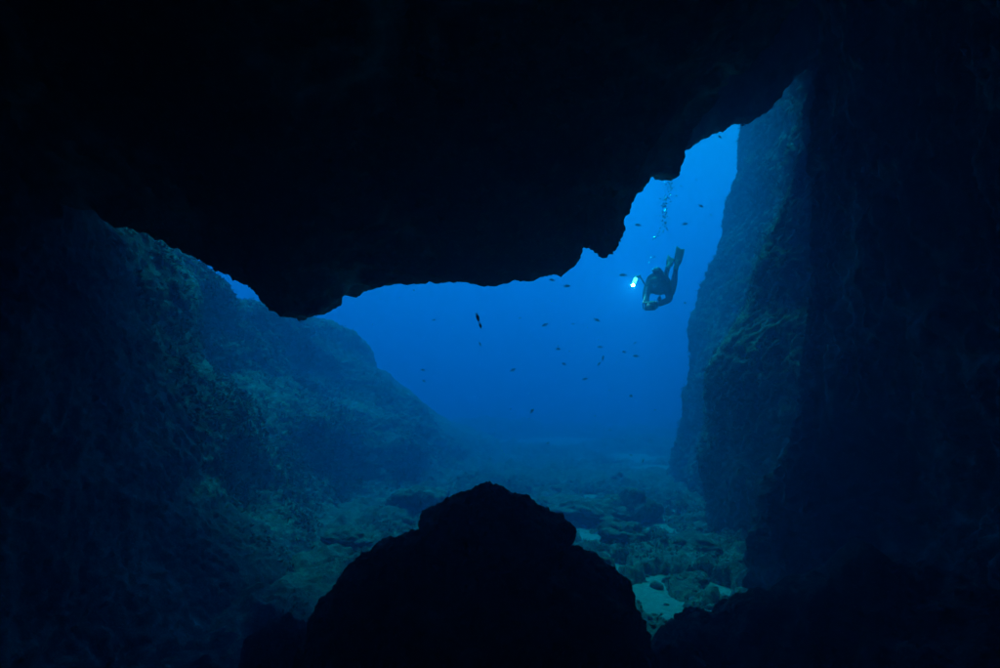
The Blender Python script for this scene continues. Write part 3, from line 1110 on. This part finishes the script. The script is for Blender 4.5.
# px, py, depth, length in photo pixels, heading tilt (deg, + nose up), nose to the right?, turn towards the viewer
FISH = [(545, 325, 10.5, 7, -22, 0, 15), (597, 320, 9.6, 7, -22, 1, 10), (558, 349, 10, 5.5, 0, 1, 20), (564, 364, 11, 4.5, 20, 0, 40), (600, 347, 11.5, 6, 6, 0, 10), (603, 358, 9.8, 5.5, 75, 1, 20),
        (599, 364, 10.5, 5, 40, 1, 20), (624, 352, 11, 3.5, 20, 0, 50), (636, 356, 9.4, 6, 8, 0, 10), (585, 379, 11, 6, 10, 1, 10), (513, 370, 11, 6.5, 25, 1, 15), (480, 344, 10, 4.5, -60, 1, 30),
        (573, 324, 12, 3.5, 5, 1, 30), (635, 343, 12, 3.5, 30, 1, 30), (638, 225, 9.2, 6.5, 8, 0, 10), (685, 224, 9.5, 6.5, 12, 1, 10), (701, 206, 9.5, 6, -25, 1, 10), (667, 229, 10, 4, -50, 1, 30),
        (711, 215, 11, 3, -20, 1, 30), (720, 137, 10.5, 4.5, -25, 1, 20), (743, 125, 10.5, 5.5, 15, 1, 20), (681, 186, 11, 3, 0, 1, 20), (619, 240, 8.8, 6, -30, 1, 20), (567, 286, 9.0, 7, 5, 1, 10), (552, 280, 9.0, 6, 15, 0, 10),
        (623, 275, 9.2, 7.5, 0, 0, 10), (532, 411, 9.5, 5, 30, 1, 50), (631, 396, 10.5, 5, 0, 1, 50), (548, 443, 7.8, 3.6, 30, 1, 20), (643, 461, 7.6, 4, 60, 1, 40), (595, 416, 11, 3, -10, 1, 20),
        (423, 370, 11, 4.5, -10, 1, 20), (424, 381, 11, 4, 20, 0, 20), (631, 455, 9, 3, 10, 0, 30), (685, 303, 8.6, 3.2, 0, 1, 40), (490, 459, 9, 2.6, 10, 1, 30), (617, 521, 8.2, 4.5, 8, 0, 20), (674, 543, 7.2, 4, 15, 1, 20),
        (640, 481, 8.6, 3, 40, 0, 20), (434, 320, 11, 3.5, 15, 1, 20), (655, 410, 11, 3, 12, 1, 20), (520, 318, 12, 3.2, -8, 0, 20), (610, 430, 11, 2.8, 6, 0, 20), (696, 180, 11.5, 2.6, -12, 1, 20)]


def orient(tilt, right, turn):
    r = Matrix.Rotation(math.radians(turn if right else 180 - turn), 4, 'Z') @ Matrix.Rotation(math.radians(-tilt), 4, 'Y')
    return r.to_euler()


FISH_LABELS = {
    (743, 125): 'tiny dark fish tucked in the top corner where outer roof meets outer cliff',
    (720, 137): 'tiny dark fish close below the edge of the higher outer roof',
    (619, 240): 'dark fish almost touching the jagged edge of the cave roof beside its notch',
    (638, 225): 'dark level fish between the cave roof edge and the bubble trail',
    (667, 229): 'tiny dark fish right beside the foot of the bubble trail',
    (623, 275): 'dark fish swimming level just away from the diver\'s lit lamp',
    (685, 303): 'tiny dark fish between the diver and the outer cliff',
    (423, 370): 'upper of two tiny fish off the crest of the reef slope',
    (424, 381): 'lower of two tiny fish off the crest of the reef slope',
    (617, 521): 'tiny dark fish low over the seabed before the farther sand patch',
    (674, 543): 'tiny dark fish low over the seabed beyond the nearer sand patches',
    (603, 358): 'upright dark fish, head up, with another fish right below its tail',
    (567, 286): 'dark fish just below the cave roof lip, nose towards the diver',
    (552, 280): 'dark fish just below the cave roof lip, nose away from the diver',
}
for px, py, Y, L, tilt, right, turn in FISH:
    Y = Y * 1.45 if (px, py) not in ((743, 125), (720, 137), (619, 240), (674, 543), (617, 521)) else Y
    o = bpy.data.objects.new('fish', FISH_ME)
    col.objects.link(o)
    o.location = at(px, py, Y)
    s_ = L * Y / F / max(.5, math.cos(math.radians(turn)))
    o.scale = (s_, s_, s_)
    o.rotation_euler = orient(tilt, right, turn)
    tag(o, FISH_LABELS.get((px, py), 'tiny dark fish in the open blue water, well away from rock and diver'), 'fish', 'small fish scattered in the open water')

for px, py, L, tilt, right, label in ((477.6, 317.5, 9, -72, 1, 'black fish nosing steeply down, upper and larger of a close pair under the roof'),
                                      (480.2, 325.5, 6.5, -68, 1, 'black fish nosing steeply down, lower and smaller of a close pair under the roof')):
    Y = 6.6
    root = empty('fish', at(px, py, Y))
    b, t, d, a = fish_parts()
    for nm, q in (('body', (b.v, b.f)), ('tail_fin', t), ('dorsal_fin', d), ('anal_fin', a)):
        o = MB().add(*q).build(nm, M_FISH, None, smooth=nm == 'body')
        o.parent = root
    s_ = L * Y / F
    root.scale = (s_, s_, s_)
    root.rotation_euler = orient(tilt, right, 25)
    tag(root, label, 'fish')

# ------------------------------------------------------------------ bubbles rising from the diver
mb_, nt_, bs_ = nodes_of('air_bubble')
bs_.inputs['Base Color'].default_value = (1, 1, 1, 1)
bs_.inputs['Roughness'].default_value = .12
_tp = nt_.nodes.new('ShaderNodeBsdfTransparent')
_m = nt_.nodes.new('ShaderNodeMixShader')
_m.inputs[0].default_value = .7
nt_.links.new(_tp.outputs[0], _m.inputs[1])
nt_.links.new(bs_.outputs[0], _m.inputs[2])
nt_.links.new(_m.outputs[0], nt_.nodes['Material Output'].inputs[0])
bs_.inputs['Metallic'].default_value = 1.0     # total reflection: air in water mirrors the bright surface


def bubble_shape(m_, c, r):
    m_.ball(c, (r * 1.15, r * 1.15, r * .72), 8, 6)


single = [(655, 237.5, .030), (652.8, 239.5, .018), (657.5, 234, .016), (650.5, 257.5, .016), (654.2, 257, .02), (648.8, 262.5, .014), (664.8, 206, .03), (666.3, 203.5, .024), (662.5, 221, .02), (665, 217, .018), (660, 228, .018), (668.5, 198, .016)]
for px, py, r in single:
    m_ = MB()
    bubble_shape(m_, (0, 0, 0), r)
    o = m_.build('air_bubble', mb_)
    o.location = at(px, py, 11.8)
    tag(o, 'single pale air bubble rising from the diver towards the roof', 'bubble', 'larger bubbles above the diver')
m_ = MB()
br = random.Random(5)
for i in range(150):
    t = br.random() ** .8
    py = 236 - 54 * t
    cx = 660 + 7.5 * (1 - math.exp(-3 * t)) + 1.5 * math.sin(t * 9)
    px = cx + br.gauss(0, 1.0 + 2.6 * t)
    bubble_shape(m_, at(px, py, 11.8 + br.gauss(0, .12)), br.choice((.006, .009, .012, .015, .019)))
bo = m_.build('bubbles', mb_)
bo['kind'] = 'stuff'


# ------------------------------------------------------------------ small growth and rubble
M_ALGAE = plain('algae', (0.10, 0.11, 0.075), 0.9, 0, 0.1, 0.4, 3)


def tufts(name, src, n, box, size, seed):
    """short leafy algae scattered over a rock surface, only where it faces open water"""
    r = np.random.default_rng(seed)
    me = bpy.data.objects[src].data
    N_ = len(me.vertices)
    co = np.empty(N_ * 3, dtype=np.float32)
    no = np.empty(N_ * 3, dtype=np.float32)
    me.vertices.foreach_get('co', co)
    me.vertices.foreach_get('normal', no)
    co, no = co.reshape(-1, 3), no.reshape(-1, 3)
    lo, hi = np.array(box[0]), np.array(box[1])
    ok = np.where(((co > lo) & (co < hi)).all(axis=1))[0]
    patch = fbm(co[ok], 1.3, 2, seed=seed + .5)
    ok = ok[patch + r.normal(0, .25, len(ok)) > 0]
    pick = r.choice(ok, n)
    K = 5
    base = np.repeat(co[pick], K, axis=0) + r.normal(0, size * .45, (n * K, 3))
    nn = np.repeat(no[pick], K, axis=0)
    d = nn + r.normal(0, .55, (n * K, 3)) + np.array((0, 0, .25))
    d /= np.linalg.norm(d, axis=1)[:, None]
    side = np.cross(d, r.normal(size=(n * K, 3)))
    side /= np.maximum(np.linalg.norm(side, axis=1)[:, None], 1e-6)
    ln = size * r.uniform(.5, 1.4, (n * K, 1))
    w = ln * r.uniform(.12, .3, (n * K, 1))
    base = base - nn * size * .25
    bend = r.normal(0, .25, (n * K, 3)) * ln
    v = np.stack([base - side * w * .5, base + side * w * .5, base + d * ln * .6 + side * w + bend * .4, base + d * ln * 1.1 + bend, base + d * ln * .6 - side * w + bend * .4], axis=1).reshape(-1, 3)
    i = np.arange(n * K)[:, None] * 5
    f = i + np.array((0, 1, 2, 3, 4))[None, :]
    o = link(name, mesh_from(name, v, f, False), M_ALGAE)
    o['kind'] = 'stuff'


tufts('algae', 'reef_slope', 9000, ((-9, 8.0, -.5), (1, 20, 7)), .06, 1)
tufts('algae', 'outer_cliff', 3500, ((0, 11, -1), (12, 18.5, 12)), .05, 2)
tufts('algae', 'rock_buttress', 3500, ((0, 7.6, -1), (12, 13, 12)), .04, 3)
tufts('algae', 'seabed', 9000, ((-2.5, 6.5, -.04), (4.5, 22, 2)), .032, 4)


def rubble():
    r = np.random.default_rng(77)
    bm = bmesh.new()
    bmesh.ops.create_icosphere(bm, subdivisions=2, radius=1)
    P0 = np.array([v.co[:] for v in bm.verts])
    F0 = np.array([[v.index for v in f.verts] for f in bm.faces])
    bm.free()
    vs, fs = [], []
    o = 0
    for i in range(320):
        x, y = r.uniform(-2.2, 4.0), 6.2 + 10 * r.random() ** 1.5
        s = r.choice((.025, .035, .05, .075, .11), p=(.3, .3, .22, .13, .05)) * (1 + .04 * y)
        z = float(floor_height(np.array([[x, y, 0.0]]))[0])
        z = max(z, -.065)
        P = P0 * (1 + .3 * perlin(P0 * 1.1 + i * 1.7)[:, None] + .12 * perlin(P0 * 2.9 + i)[:, None]) * r.uniform(.6, 1.2, 3) * np.array((1, 1, .7)) * s
        a = r.uniform(0, 6.28)
        P = P @ np.array(((math.cos(a), -math.sin(a), 0), (math.sin(a), math.cos(a), 0), (0, 0, 1)))
        vs.append(P + np.array((x, y, z + s * .2)))
        fs.append(F0 + o)
        o += len(P0)
    ob = link('rubble', mesh_from('rubble', np.concatenate(vs), np.concatenate(fs)), M_FLOOR)
    ob['kind'] = 'stuff'


rubble()


def specks():
    r = np.random.default_rng(5)
    m = MB()
    for i in range(320):
        Y = r.uniform(2.5, 9.5)
        p = at(r.uniform(330, 760), r.uniform(150, 560), Y)
        s = r.uniform(.0015, .0035) * (.6 + Y / 8)
        m.add([p + np.array(q) * s for q in ((1, 0, 0), (-1, 0, 0), (0, 1, 0), (0, -1, 0), (0, 0, 1), (0, 0, -1))],
              [(0, 2, 4), (2, 1, 4), (1, 3, 4), (3, 0, 4), (2, 0, 5), (1, 2, 5), (3, 1, 5), (0, 3, 5)])
    o = m.build('floating_particles', plain('plankton', (.7, .7, .65), .9, 0, .1, .2))
    o['kind'] = 'stuff'


specks()
